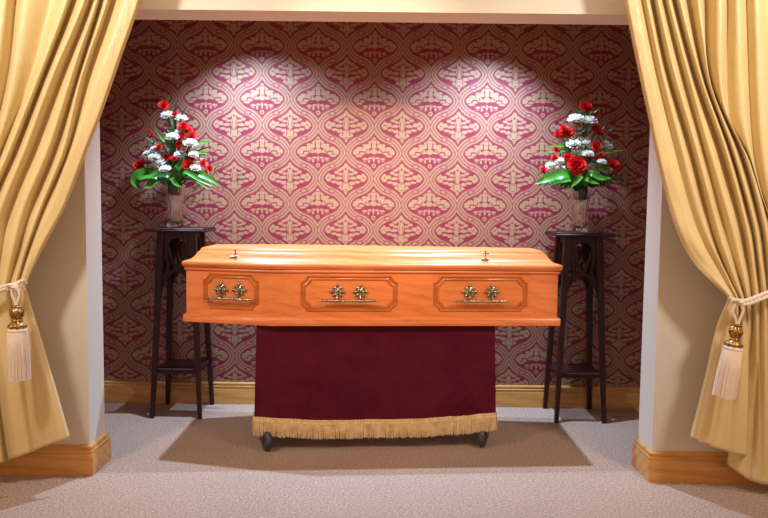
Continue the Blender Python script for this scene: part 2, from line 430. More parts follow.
# lid screws
def lid_screw(px, cross):
    x = (px-384+4)/FPX*3.80*1.0
    yy = -(hs-.045 if px < 300 else hf+.0)
    # on the sloping cove of the lid
    k = (x-cxs)/(P_FOOT-cxs) if x > cxs else (cxs-x)/(cxs-P_HEAD)
    half = hs+(hf-hs)*k if x > cxs else hs+(hh-hs)*k
    y = -half+.040; z = .355
    bm = bmesh.new()
    lathe(bm, [(.0,-.006),(.012,-.006),(.012,.0),(.008,.004),(.004,.008),(.0035,.014),(.0,.016)], 16, Matrix.Translation((x,y,z)))
    b = bmesh.new(); tube(b, [(x-.036,y,z-.001),(x-.022,y,z+.001),(x,y,z+.002),(x+.022,y,z+.001),(x+.036,y,z-.001)], [.0015,.004,.0055,.004,.0015], 8); join(bm, b)
    if cross:
        tube(bm, [(x,y,z+.01),(x,y,z+.044)], .0036, 6); tube(bm, [(x-.013,y,z+.031),(x+.013,y,z+.031)], .0036, 6)
        for p in ((x,y,z+.045),(x-.014,y,z+.031),(x+.014,y,z+.031)):
            b = bmesh.new(); bmesh.ops.create_uvsphere(b, u_segments=8, v_segments=6, radius=.005); join(bm, b, Matrix.Translation(p))
        mk('lid_screw', bm, M_brass, coffin, label='brass lid screw with an upright cross')
    else:
        tube(bm, [(x,y,z+.01),(x,y,z+.042)], [.004,.0045], 6)
        b = bmesh.new(); tube(b, [(x,y-.012,z+.031),(x,y+.012,z+.031)], .0036, 6); join(bm, b)
        mk('lid_screw', bm, M_brass, coffin, label='brass lid screw with its cross turned edge-on')
lid_screw(231, False); lid_screw(482.5, True)

# ------------------------------------------------------------------ trolley and velvet cloth
A0, A1 = Vector((-.668,3.742)), Vector((.602,3.835))     # front corners of the cloth
tr = (A1-A0); LW = tr.length; ang = math.atan2(tr.y, tr.x)
bier = empty('bier_trolley', 'wheeled trolley under the maroon cloth, carrying the coffin', 'trolley', (A0.x,A0.y,0), ang)
DEP = .46
bm = bmesh.new(); box(bm, .02, LW-.02, .02, DEP-.02, .640, .6735, .004)
mk('top_board', bm, M_mahog, bier)
bm = bmesh.new()
for y in (.06, DEP-.06):
    tube(bm, [(.05,y,.13),(LW-.05,y,.13)], .012, 10); tube(bm, [(.09,y,.13),(LW-.35,y,.64)], .011, 10); tube(bm, [(LW-.09,y,.13),(.35,y,.64)], .011, 10)
for x in (.05, LW-.05): tube(bm, [(x,.06,.13),(x,DEP-.06,.13)], .012, 10)
mk('frame', bm, M_steel, bier)
def caster(x, y, rz):
    b = bmesh.new(); b2 = bmesh.new()
    M = Matrix.Translation((x,y,0)) @ Matrix.Rotation(rz,4,'Z')
    lathe(b2, [(.022,-.015),(.048,-.016),(.053,-.011),(.0555,0),(.053,.011),(.048,.016),(.022,.015)], 32, M @ Matrix.Translation((.048,0,.0555)) @ Matrix.Rotation(pi/2,4,'X'))
    w = mk('caster', b, None, bier) if False else None
    f = bmesh.new()
    for s in (-1,1):
        g = bmesh.new(); box(g, -.012, .050, -.002, .002, 0, .072, .001); join(f, g, M @ Matrix.Translation((.0,s*.019,.040)))
    g = bmesh.new(); box(g, -.022,.032,-.022,.022,.112,.117,.001); join(f, g, M)
    tube(f, [M@Vector((.048,-.024,.0555)), M@Vector((.048,.024,.0555))], .008, 12)
    tube(f, [M@Vector((0,0,.115)), M@Vector((0,0,.128))], .010, 12)
    fo = mk('caster', f, M_steel, bier)
    mk('tyre', b2, M_rubber, fo)
    h = bmesh.new(); lathe(h, [(.0,-.012),(.0205,-.012),(.0205,.012),(.0,.012)], 20, M @ Matrix.Translation((.048,0,.0555)) @ Matrix.Rotation(pi/2,4,'X'))
    mk('hub', h, M_steel, fo)
caster(.034,.034, -1.18); caster(LW-.030,.048, -2.0); caster(.055,DEP-.05,1.3); caster(LW-.06,DEP-.05,2.2+pi)
bm = bmesh.new(); tube(bm, [(.02,DEP-.06,.128),(-.02,DEP-.05,.105),(-.028,DEP-.05,.10)], [.010,.010,.014], 10)
mk('brake_pedal', bm, M_rubber, bier)

cloth = empty('velvet_cloth', 'maroon velvet cloth with gold bullion fringe draped round the trolley under the coffin', 'cloth', (A0.x,A0.y,0), ang)
# perimeter of the drape: left side, front, right side (local coords)
def hem(s):      # height of velvet bottom along the front 0..1
    return .150+.030*(abs(s*2-1)**2.2)+.012*(s-.5)
per = []
def wob(s): return .006*sin(s*17)+.004*sin(s*41+1)
NS, NFc = 24, 150
for k in range(NS): q = k/NS; per.append((-.004-.002*sin(q*9), DEP*(1-q)+.01, -1, hem(0)))
for k in range(NFc+1):
    q = k/NFc; per.append((q*LW, -.008, q, hem(q)))
for k in range(1,NS+1): q = k/NS; per.append((LW+.004+.002*sin(q*9), DEP*q-.008, 2, hem(1)))
bm = bmesh.new(); rows = 26; grid = []
for i in range(rows+1):
    v = i/rows; row = []
    for x, y, q, hz in per:
        z = .672-(.672-hz)*v
        yy = y; xx = x
        if 0 <= q <= 1:
            yy += -.014*v*(.4+.6*abs(2*q-1))+wob(q)*v*.8
            # diagonal drag folds to the right bottom corner
            dd = (1-q)*LW-(v-.60)*.54
            for c, a, w in ((.0,.012,.014),(-.065,.010,.016),(.075,.008,.020),(.17,.004,.025)):
                yy -= a*exp(-((dd-c)/w)**2)*max(0,min(1,(v-.45)/.3))*max(0,min(1,(q-.62)/.25))
            yy -= .006*exp(-((v-.10)/.04)**2)*(.6+.4*sin(q*9))
            xx = x+(q*2-1)*.012*v
        else:
            xx += (-.012 if q < 0 else .012)*v
        row.append(bm.verts.new((xx,yy,z)))
    grid.append(row)
for r, s in zip(grid, grid[1:]):
    for k in range(len(r)-1): bm.faces.new((r[k], s[k], s[k+1], r[k+1]))
bot = [v.co.copy() for v in grid[-1]]
top = bm.faces.new([v for v in grid[0]][::-1])
bmesh.ops.recalc_face_normals(bm, faces=bm.faces)
dr = mk('drape', bm, M_velvet, cloth, angle=80)
# braid and fringe along the hem
bm = bmesh.new(); fb = bmesh.new()
L = [0]
for a, c in zip(bot, bot[1:]): L.append(L[-1]+(c-a).length)
def along(s):
    for i in range(len(L)-1):
        if s <= L[i+1]: t = (s-L[i])/(L[i+1]-L[i]); p = bot[i].lerp(bot[i+1], t); d = (bot[i+1]-bot[i]); d.z = 0; d.normalize(); return p, Vector((d.y,-d.x,0))
    return bot[-1], Vector((1,0,0))
prev = None; n = 420
for k in range(n+1):
    p, nr = along(L[-1]*k/n)
    ring = [bm.verts.new(p+nr*o+Vector((0,0,z+.001*sin(k*1.9)))) for o, z in ((.001,.014),(.006,.013),(.0075,.006),(.0055,.001),(.0075,-.005),(.006,-.012),(.001,-.013))]
    if prev:
        for i in range(6): bm.faces.new((prev[i], ring[i], ring[i+1], prev[i+1]))
    prev = ring
mk('braid', bm, M_braid, cloth)
rnd = random.Random(3); s = .002
while s < L[-1]:
    p, nr = along(s); ln = .086+rnd.uniform(-.006,.005); r = rnd.uniform(.0016,.0024)
    sw = rnd.uniform(-.003,.003)+.004*sin(s*23); tdir = Vector((-nr.y,nr.x,0)); of = rnd.uniform(0,.003)
    P = [p+nr*(.003+of)+Vector((0,0,-.006)), p+nr*(.005+of)+tdir*sw*.4+Vector((0,0,-ln*.5)), p+nr*(.004+of)+tdir*sw+Vector((0,0,-ln))]
    tube(fb, P, [r*.9,r*1.05,r*.95], 5, True); s += rnd.uniform(.0022,.0034)
mk('fringe', fb, M_fringe, cloth)

# ------------------------------------------------------------------ mahogany plant stands
SH = 1.166
def make_stand():
    o = empty('plant_stand', '', 'plant stand', (0,0,0))
    bm = bmesh.new()
    prof = [(.0,1.144),(-.0,1.144)]
    pl = [(-.178,-.165),(.178,-.165),(.178,.165),(-.178,.165)]
    bm = rings_mesh(pl, [(.012,1.140),(.002,1.143),(.0,1.148),(.002,1.154),(.006,1.156),(.004,1.160),(.008,1.165),(.012,SH)])
    mk('top', bm, M_mahog, o, angle=50)
    # legs: square tapering posts splayed outward
    def leg_c(sx, sy, z):
        f = 1-z/1.14
        return Vector((sx*(.096+.050*f), sy*(.100+.056*f), z))
    for sx in (-1,1):
        for sy in (-1,1):
            bm = bmesh.new(); rings = []
            for z, h in ((0,.0115),(.02,.0125),(.3,.0145),(.78,.017),(.86,.019),(.95,.021),(1.05,.021),(1.14,.021)):
                c = leg_c(sx,sy,z); rings.append([bm.verts.new(c+Vector((a*h,bq*h,0))) for a,bq in ((-1,-1),(1,-1),(1,1),(-1,1))])
            for r, s in zip(rings, rings[1:]):
                for k in range(4): bm.faces.new((r[k], r[(k+1)%4], s[(k+1)%4], s[k]))
            bm.faces.new(rings[0][::-1]); bm.faces.new(rings[-1])
            bmesh.ops.bevel(bm, geom=[e for e in bm.edges if abs(e.verts[0].co.z-e.verts[1].co.z) > .01], offset=.003, segments=1, affect='EDGES')
            mk('leg', bm, M_mahog, o)
    # four faces: arched apron + crossing carved tendrils
    for q in range(4):
        R = Matrix.Rotation(q*pi/2,4,'Z'); dist = .100 if q%2==0 else .096; half = .096 if q%2==0 else .100
        bm = bmesh.new(); th = .006
        # apron with arched opening
        outer = []; n = 16
        zb, zt = .985, 1.142; wi = half-.018; aw = wi*.72; spring = 1.045; ah = .058
        arch = [(-aw,zb)]+[(-aw*cos(pi*k/n), spring+ah*sin(pi*k/n)) for k in range(n+1)]+[(aw,zb)]
        outl = [(-wi,zb)]+[(-wi+2*wi*k/n, zt) for k in range(n+1)]+[(wi,zb)]
        fr = [bm.verts.new((x,-dist-th,z)) for x,z in arch]; fo = [bm.verts.new((x,-dist-th,z)) for x,z in outl]
        br = [bm.verts.new((x,-dist+th,z)) for x,z in arch]; bo = [bm.verts.new((x,-dist+th,z)) for x,z in outl]
        for k in range(len(arch)-1):
            bm.faces.new((fr[k],fo[k],fo[k+1],fr[k+1])); bm.faces.new((br[k+1],bo[k+1],bo[k],br[k])); bm.faces.new((fr[k+1],br[k+1],br[k],fr[k])); bm.faces.new((fo[k],bo[k],bo[k+1],fo[k+1]))
        bm.faces.new((fr[0],br[0],bo[0],fo[0])); bm.faces.new((fr[-1],fo[-1],bo[-1],br[-1]))
        bmesh.ops.transform(bm, matrix=R, verts=bm.verts); bmesh.ops.recalc_face_normals(bm, faces=bm.faces)
        mk('apron', bm, M_mahog, o, angle=30)
        bm = bmesh.new(); y = -dist-.004
        def strip(pts, w0=.008, w1=.008):
            P = catmull([(x,y+dy,z) for x,z,dy in pts],8)
            r = []
            for i,p in enumerate(P):
                t = (P[min(i+1,len(P)-1)]-P[max(i-1,0)]).normalized(); a = Vector((t.z,0,-t.x)).normalized()
                w = w0+(w1-w0)*i/(len(P)-1)
                r.append([bm.verts.new(p+a*w*sx+Vector((0,sy,0))) for sx,sy in ((-1,-.006),(1,-.006),(1,.006),(-1,.006))])
            for p_, s_ in zip(r, r[1:]):
                for k in range(4): bm.faces.new((p_[k], p_[(k+1)%4], s_[(k+1)%4], s_[k]))
            bm.faces.new(r[0][::-1]); bm.faces.new(r[-1])
        hw = half+.006
        for s in (-1,1):
            strip([(-s*wi*.62,1.05,0),(-s*wi*.45,.985,0),(-s*.005,.925,-.003*s),(s*hw*.60,.865,0),(s*(hw+.008),.77,0)], .007, .008)
            strip([(-s*wi*.98,1.0,0),(-s*wi*.70,.96,.0),(-s*wi*.72,.92,.0),(-s*wi*1.0,.865,0)], .006, .006)
        strip([(-hw-.006,.80,0),(-hw*.80,.868,0),(-hw*.4,.897,.0),(0,.905,0),(hw*.4,.897,0),(hw*.80,.868,0),(hw+.006,.80,0)], .007, .007)
        bmesh.ops.transform(bm, matrix=R, verts=bm.verts); bmesh.ops.recalc_face_normals(bm, faces=bm.faces)
        mk('fretwork', bm, M_mahog, o, angle=30)
    s = .135; sy = .142
    pl = [(-s,-sy),(s,-sy),(s,sy),(-s,sy)]
    bm = rings_mesh(pl, [(.010,.272),(.0,.275),(-.001,.300),(.003,.304),(.010,.302),(.013,.297),(.02,.2965)])
    mk('shelf', bm, M_mahog, o, angle=40)
    return o
stand = make_stand()
def copy_tree(o, parent=None):
    c = o.copy(); COL.objects.link(c)
    if parent: c.parent = parent
    for ch in list(o.children): copy_tree(ch, c)
    return c
stand2 = copy_tree(stand)
SLX, SRX, SY = -1.262, 1.212, 4.452
stand.location = (SLX,SY,0); stand2.location = (SRX,SY,0)
for s_ in (stand, stand2): s_['group'] = 'pair of plant stands behind the coffin'
stand['label'] = 'dark mahogany plant stand left of the coffin, near the left curtain'
stand2['label'] = 'dark mahogany plant stand right of the coffin, near the right curtain'

# ------------------------------------------------------------------ vases
def make_vase():
    o = empty('crystal_vase', '', 'vase', (0,0,0))
    bm = bmesh.new()
    out = [(.044,.0),(.053,.004),(.055,.012),(.050,.020),(.044,.032),(.0425,.06),(.043,.10),(.047,.15),(.054,.20),(.061,.235),(.064,.25)]
    inn = [(.060,.250),(.056,.235),(.049,.20),(.042,.15),(.038,.10),(.037,.06),(.036,.035),(.0,.030)]
    def cut(k, z):
        return 1+(.11*abs(sin(k*2*pi*6+z*6))-.05)*(1 if .02 < z < .235 else .2)
    lathe(bm, [(.0,.0)]+out+inn, 96, None, cut)
    g = mk('glass', bm, M_glass, o, angle=60)
    return o
vase = make_vase(); vase2 = copy_tree(vase)
vase.location = (SLX-.030,SY-.03,SH); vase2.location = (SRX-.005,SY-.03,SH)
vase['label'] = 'cut crystal flared vase standing on the left plant stand'
vase2['label'] = 'cut crystal flared vase standing on the right plant stand'
for s_ in (vase, vase2): s_['group'] = 'crystal vases on the plant stands'

# ------------------------------------------------------------------ flowers
def carnation_bm(r, rnd):
    bm = bmesh.new()
    for ring, (n, tilt, sc) in enumerate(((10,1.45,1.0),(9,1.05,.92),(8,.68,.8),(6,.3,.62))):
        for k in range(n):
            a = 2*pi*k/n+rnd.uniform(-.2,.2)+ring*.4; tl = tilt+rnd.uniform(-.12,.12)
            L_, W = r*sc, r*.52
            rows = []
            for i in range(4):
                t = i/3; row = []
                for j in range(7):
                    q = j/6*2-1
                    x = q*W*(.25+.75*t)*(1 if i < 3 else 1.02); y = L_*t*(1-.12*q*q)
                    if i == 3: y += (r*.09)*(1 if j%2 else -1)
                    zz = r*.10*sin(j*2.6+k+ring)*t+.12*r*t*t
                    row.append(Vector((x,y,zz)))
                rows.append(row)
            M = Matrix.Rotation(a,4,'Z') @ Matrix.Rotation(pi/2-tl,4,'X') 
            vs = [[bm.verts.new(M @ p) for p in row] for row in rows]
            for p_, s_ in zip(vs, vs[1:]):
                for j in range(6): bm.faces.new((p_[j],p_[j+1],s_[j+1],s_[j]))
    return bm
def mum_bm(r, rnd):
    bm = bmesh.new()
    for ring, (n, tilt, sc) in enumerate(((20,1.55,1.0),(18,1.2,.95),(14,.85,.82),(10,.5,.65),(6,.2,.5))):
        for k in range(n):
            a = 2*pi*k/n+rnd.uniform(-.1,.1)+ring*.2; tl = tilt+rnd.uniform(-.08,.08); L_ = r*sc; W = r*.11
            M = Matrix.Rotation(a,4,'Z') @ Matrix.Rotation(pi/2-tl,4,'X')
            prof = ((0,.35),(.4,.9),(.8,1.0),(1,.35)); vs = []
            for t, w in prof:
                vs.append([bm.verts.new(M @ Vector((s*W*w, L_*t, r*.1*(1-abs(s))*-1+.12*r*t*t))) for s in (-1,0,1)])
            for p_, s_ in zip(vs, vs[1:]):
                for j in range(2): bm.faces.new((p_[j],p_[j+1],s_[j+1],s_[j]))
    return bm
def orient(n):
    return Vector((0,0,1)).rotation_difference(Vector(n).normalized()).to_matrix().to_4x4()
def leaf_bm(P, w, fold=.25, nrm=Vector((0,-1,.4)), droop=0, tipw=1.0):
    """blade along the smoothed points P, half width w, creased at the midrib"""
    C = catmull(P, 7); n = len(C); bm = bmesh.new(); rows = []
    for i, p in enumerate(C):
        t = i/(n-1); d = (C[min(i+1,n-1)]-C[max(i-1,0)]).normalized()
        a = d.cross(nrm).normalized(); up = a.cross(d).normalized()
        ww = w*(sin(pi*min(1,t*.97+.03))**.65)*(1 if t < .6 else 1-.35*(t-.6)/.4)
        rows.append([bm.verts.new(p+a*ww*s+up*(abs(s)*ww*fold+.03*ww*sin(7*t*pi+s))) for s in (-1,-.5,0,.5,1)])
    for p_, s_ in zip(rows, rows[1:]):
        for j in range(4): bm.faces.new((p_[j],p_[j+1],s_[j+1],s_[j]))
    return bm
def arrangement(label, base, Y0, reds, whites, leaves, seed):
    rnd = random.Random(seed)
    o = empty('flower_arrangement', label, 'flowers', base, 0, 'flower arrangements in the crystal vases')
    B = Vector(base); neck = Vector((0,0,.225))
    def loc(px, py, Y): return at(px, py, Y)-B
    bm = bmesh.new(); lathe(bm, [(.0,.195),(.036,.198),(.042,.21),(.044,.235),(.040,.275),(.018,.30),(.0,.305)], 16)
    mk('floral_foam', bm, M_foam, o)
    def stem(parent, p):
        s0 = neck+Vector((rnd.uniform(-.02,.02),rnd.uniform(-.015,.02),.02))
        mid = s0.lerp(p,.5)+Vector((0,.01,.015)); bm = bmesh.new(); tube(bm, catmull([s0,mid,p],4), .0018, 5); mk('stem', bm, M_stem, parent)
    def depth(px, py, j): 
        # blooms lie on a fan-shaped mound: lower ones come further forward
        hgt = (at(px,py,Y0)-B).z; f = max(0,min(1,1-(hgt-.25)/.5)); c = abs((at(px,py,Y0)-B).x)/.28
        return Y0-.10*f*(1-.6*c)+.02+rnd.uniform(-.03,.03)+j
    for px, py, r in reds:
        Y = depth(px,py,0); p = loc(px,py,Y); rr = r*Y/FPX*1.12
        bm = carnation_bm(rr, rnd); d = Vector((p.x*1.2,-.85 if r > 3.4 else -.4, (p.z-.30)*.9+.25+rnd.uniform(-.2,.3)))
        bmesh.ops.transform(bm, matrix=Matrix.Translation(p-d.normalized()*rr*.35) @ orient(d), verts=bm.verts)
        c = mk('carnation', bm, M_red, o, angle=180); stem(c, p-d.normalized()*rr*.3)
    for px, py, r in whites:
        Y = depth(px,py,-.01); p = loc(px,py,Y); rr = r*Y/FPX*1.25
        bm = mum_bm(rr, rnd); d = Vector((p.x*1.5,-.45,(p.z-.30)*1.2+.55+rnd.uniform(-.2,.25)))
        bmesh.ops.transform(bm, matrix=Matrix.Translation(p-d.normalized()*rr*.3) @ orient(d), verts=bm.verts)
        c = mk('chrysanthemum', bm, M_white, o, angle=180); stem(c, p-d.normalized()*rr*.25)
    for pts, w, mat, dy in leaves:
        P = []
        for i, (px, py) in enumerate(pts):
            P.append(loc(px,py,Y0+dy-.02*i/(len(pts)-1)))
        if w > .014:
            bm = leaf_bm([neck+Vector((P[0].x*.4,-.01,.03))]+P, w, .3)
        else: bm = leaf_bm([neck+Vector((P[0].x*.3,0,.03))]+P, w, .3)
        mk('leaf', bm, mat, o, angle=180)
    # fine filler greenery
    for k in range(26):
        a = rnd.uniform(-1.25,1.25); ln = rnd.uniform(.22,.40)*(1-.25*abs(a)/1.25)*(1.12 if abs(a) < .35 else .9)
        d = Vector((sin(a),rnd.uniform(-.45,.35),cos(a))).normalized(); p = neck+Vector((0,0,.04))
        bm = bmesh.new(); pts = [p+d*ln*t+Vector((0,0,-.05*t*t*abs(sin(a)))) for t in (0,.33,.66,1)]
        C = catmull(pts,5); tube(bm, C, .0012, 5)
        for i in range(5,len(C),2):
            for s in (-1,1):
                t = (C[i]-C[i-1]).normalized(); sd = (t.cross(Vector((0,1,.2))).normalized()*s+t*.9).normalized(); l = rnd.uniform(.022,.038)
                b = leaf_bm([C[i],C[i]+sd*l*.5,C[i]+sd*l], .0045, .3); join(bm, b)
        mk('leaf_spray', bm, M_leaf2, o, angle=180)
    return o
G, D_ = M_leaf, M_leaf2
arrangement('red and white flower arrangement with a red bloom low on its left, left vase',
    (SLX-.030,SY-.03,SH), 4.40,
    [(163,105,5),(174.5,113,3),(183,126,5),(187,130.5,5),(191,135,5),(181.5,136,4),(180,144.5,4.2),(148,131,2.6),(151.5,135,2.6),(158.5,147,3.3),(165.5,157,3.6),(174,158,3.2),(189,152,3),(138,166,6),(187.5,165,6.2),(192,158,3.4),(203,163,3.2),(210,168,3.4),(206,172,2.6)],
    [(167,114,5.6),(181,117,5.2),(172.5,135.5,5.8),(190.5,142,6.2),(147,153,4.3),(154,148,3.6),(154,156,5.2),(158,161,6.2),(180,153.5,5.2),(193.5,153.5,4.3),(151,169,4.6),(165,168,5.2),(195.5,167,4.6),(178,131,2.8)],
    [([(160,176),(148,174),(138,176),(135,183),(142,189)],.036,G,-.07),([(160,180),(150,186),(143,188)],.020,G,-.08),([(182,168),(196,172),(210,179),(222,187)],.022,G,-.06),([(184,172),(200,180),(215,187)],.014,G,-.09),
     ([(176,172),(180,165),(183,158)],.022,G,-.09),([(170,176),(160,175),(152,177)],.018,D_,-.10),([(172,150),(162,138),(155,128)],.011,G,.0),([(166,150),(155,143),(146,137)],.005,G,.0),
     ([(188,150),(202,143),(213,141)],.010,G,.02),([(190,155),(202,153),(211,155)],.008,G,.02),([(175,125),(175,110),(177,101)],.009,D_,.02),([(180,125),(184,112),(187,104)],.007,D_,.02),
     ([(170,125),(163,115),(160,104)],.007,D_,.02),([(190,176),(198,183),(202,192)],.006,G,-.06),([(186,176),(204,186),(212,190)],.006,G,-.07),([(170,160),(150,152),(134,146)],.006,D_,.02),([(185,160),(200,150),(214,146)],.006,D_,.03),
     ([(160,166),(145,163),(131,164)],.007,D_,.0),([(172,178),(176,184),(182,187)],.014,G,-.11)], 11)
arrangement('red and white flower arrangement with one large central red carnation, right vase',
    (SRX-.005,SY-.03,SH), 4.40,
    [(586,106,6),(577,121,3.6),(567,132,7),(558,134,3.6),(596.5,128,4.2),(600,132.5,3.6),(597,146,5.2),(600.5,153.5,4.2),(556,149,3.2),(554.5,157,3.2),(568.5,157.5,4.2),(577.5,165,9),(589.5,157,3.2),(613.5,164,6.2),(543,170,3),(564,128,4)],
    [(576,117.5,7),(589.5,119,6.8),(573,142.5,6.2),(583,141,7.2),(577,151.5,5),(588,153,5.2),(608,145,4.8),(550,164.5,4.2),(560,168,4.8),(559,160,4.2),(594,168,6.2),(602,161,4.2),(606,142,3)],
    [([(570,175),(556,176),(544,180),(534,184)],.030,G,-.09),([(572,180),(560,182),(548,186)],.020,G,-.07),([(590,174),(600,178),(612,178)],.022,G,-.08),([(582,176),(576,182),(570,188)],.016,G,-.12),
     ([(592,168),(604,168),(614,170)],.014,G,-.05),([(592,156),(608,152),(628,150)],.010,G,.0),([(590,150),(606,144),(622,139)],.007,D_,.02),([(570,155),(556,151),(541,153)],.009,G,.0),([(568,150),(556,146),(546,146)],.008,G,.0),
     ([(584,120),(578,110),(572,102)],.010,D_,.0),([(588,120),(594,112),(600,109)],.009,D_,.0),([(592,140),(600,130),(606,126)],.007,D_,.02),([(566,150),(563,142),(561,136)],.008,G,-.02),([(570,150),(568,140),(565,134)],.006,G,-.02),
     ([(580,160),(576,150),(572,132)],.006,D_,.0),([(590,168),(606,176),(618,180)],.008,D_,-.04),([(560,176),(550,180),(549,190)],.006,G,-.07),([(586,180),(592,182),(600,184)],.014,G,-.10)], 23)

# ------------------------------------------------------------------ curtains
YC = 3.20
def interp_y(pts, y):
    """smooth x as a function of image row"""
    if y <= pts[0][1]: 
        (x0,y0),(x1,y1) = pts[0],pts[1]; return x0+(x1-x0)*(y-y0)/(y1-y0)
    for i in range(len(pts)-1):
        (x0,y0),(x1,y1) = pts[i],pts[i+1]
        if y <= y1:
            t = (y-y0)/(y1-y0)
            m0 = (x1-(pts[i-1][0] if i else x0))/((y1-(pts[i-1][1] if i else y0)))*(y1-y0)
            m1 = ((pts[i+2][0] if i+2 < len(pts) else x1)-x0)/((pts[i+2][1] if i+2 < len(pts) else y1)-y0)*(y1-y0)
            return (2*t**3-3*t*t+1)*x0+(t**3-2*t*t+t)*m0+(-2*t**3+3*t*t)*x1+(t**3-t*t)*m1
    return pts[-1][0]
def curtain(label, lines, tie_y, top_y, name='curtain', seed=1):
    """lines: (upper points, lower points, depth above, depth below): the ridges and valleys of the gathered cloth"""
    o_rows = []; NT, NB, SUB = 70, 46, 7; rnd = random.Random(seed)
    ph = [rnd.uniform(0,6.28) for _ in lines]
    rowsv = []
    for i in range(NT+NB+1):
        pts = []
        for li, (up, lo, dt, db) in enumerate(lines):
            ty = up[-1][1]
            if i <= NT:
                f = i/NT; y = top_y+(ty-top_y)*f; x = interp_y(up, y)
                amp = 1-.45*f**3; dep = dt*amp
                dep += .035*f**4                    # bunch comes forward where it is tied
                if f > .5: dep += .006*sin(f*31+ph[li])*(f-.5)*2
            else:
                f = (i-NT)/NB; y = ty+(lo[-1][1]-ty)*f
                allp = [up[-1]]+lo; x = interp_y(allp, y)
                dep = dt*.55*(1-f)**2+db*min(1,f*1.6)+.035*(1-f)**3
            pts.append((x,y,dep))
        row = []
        for k in range(len(pts)-1):
            a, b_ = pts[k], pts[k+1]
            for s in range(SUB):
                t = s/SUB; up_ = b_[2] > a[2]; c = sin(pi/2*t) if up_ else 1-cos(pi/2*t); c = .6*c+.4*(1-cos(pi*t))/2
                row.append((a[0]+(b_[0]-a[0])*t, a[1]+(b_[1]-a[1])*t, (a[2]+(b_[2]-a[2])*c)*.92))
        row.append(pts[-1]); rowsv.append(row)
    bm = bmesh.new(); V = []
    for row in rowsv: V.append([bm.verts.new(at(x,y,YC-d)) for x,y,d in row])
    for r, s in zip(V, V[1:]):
        for k in range(len(r)-1): bm.faces.new((r[k], s[k], s[k+1], r[k+1]))
    ob = mk(name, bm, M_curt, None, angle=180)
    sm = ob.modifiers.new('s','SMOOTH'); sm.factor = .5; sm.iterations = 1
    so = ob.modifiers.new('t','SOLIDIFY'); so.thickness = .003; so.offset = 0
    ob['label'] = label; ob['category'] = 'curtain'; return ob
def Ln(up, hemx, hemy, dt, db, mids=()): return (up, list(mids)+[(hemx,hemy)], dt, db)
LL = [
 Ln([(152,-45),(141,0),(122,55),(100,118),(88,148),(82,165),(66,205),(45,245),(31,272),(25,286)], 70,437, -.005,-.005, [(31,305),(43,345),(57,392)]),
 Ln([(148,-45),(137,0),(118,55),(96,118),(84,148),(62,205),(41,245),(24,286)], 67,439, .015,.012, [(29,305),(41,345),(54,392)]),
 Ln([(136,-45),(126,0),(107,55),(84,118),(73,148),(52,205),(34,245),(21,286)], 58,442, .018,.03, [(26,305),(35,345),(48,392)]),
 Ln([(120,-45),(112,0),(88,75),(69,150),(45,205),(30,245),(18,286)], 50,445, -.035,.018),
 Ln([(116,-45),(107,0),(80,80),(63,150),(38,213),(25,250),(14,286)], 42,448, .028,-.012),
 Ln([(110,-45),(101,0),(84,60),(56,148),(30,213),(18,255),(9,286)], 35,451, -.045,-.02),
 Ln([(106,-45),(97,0),(76,60),(48,148),(21,213),(11,255),(4,286)], 27,454, .035,.02),
 Ln([(101,-45),(92,0),(61,80),(36,145),(9,213),(1,255),(-5,286)], 18,457, -.03,.03),
 Ln([(95,-45),(84,0),(50,80),(26,145),(-1,213),(-8,255),(-12,286)], 10,460, .05,-.02),
 Ln([(84,-45),(73,0),(43,80),(17,148),(-10,213),(-16,255),(-19,286)], 6,462, -.04,-.045),
 Ln([(78,-45),(67,0),(37,80),(10,148),(-17,213),(-23,255),(-26,286)], 2,463, .045,.03),
 Ln([(62,-45),(52,0),(30,80),(3,148),(-24,213),(-32,286)], -8,466, -.02,.0),
 Ln([(30,-45),(24,0),(13,75),(-4,148),(-30,213),(-36,286)], -18,469, .04,.03),
 Ln([(20,-45),(16,0),(8,75),(-10,148),(-35,213),(-42,286)], -28,472, -.045,-.03),
 Ln([(8,-45),(4,0),(-6,75),(-22,148),(-42,213),(-49,286)], -40,476, .03,.02),
 Ln([(-12,-45),(-14,0),(-20,75),(-34,148),(-50,213),(-56,286)], -52,480, -.02,-.02)]
c1 = curtain('gold satin curtain tied back left of the opening, its tassel hanging upright', LL, 286, -45, seed=4)
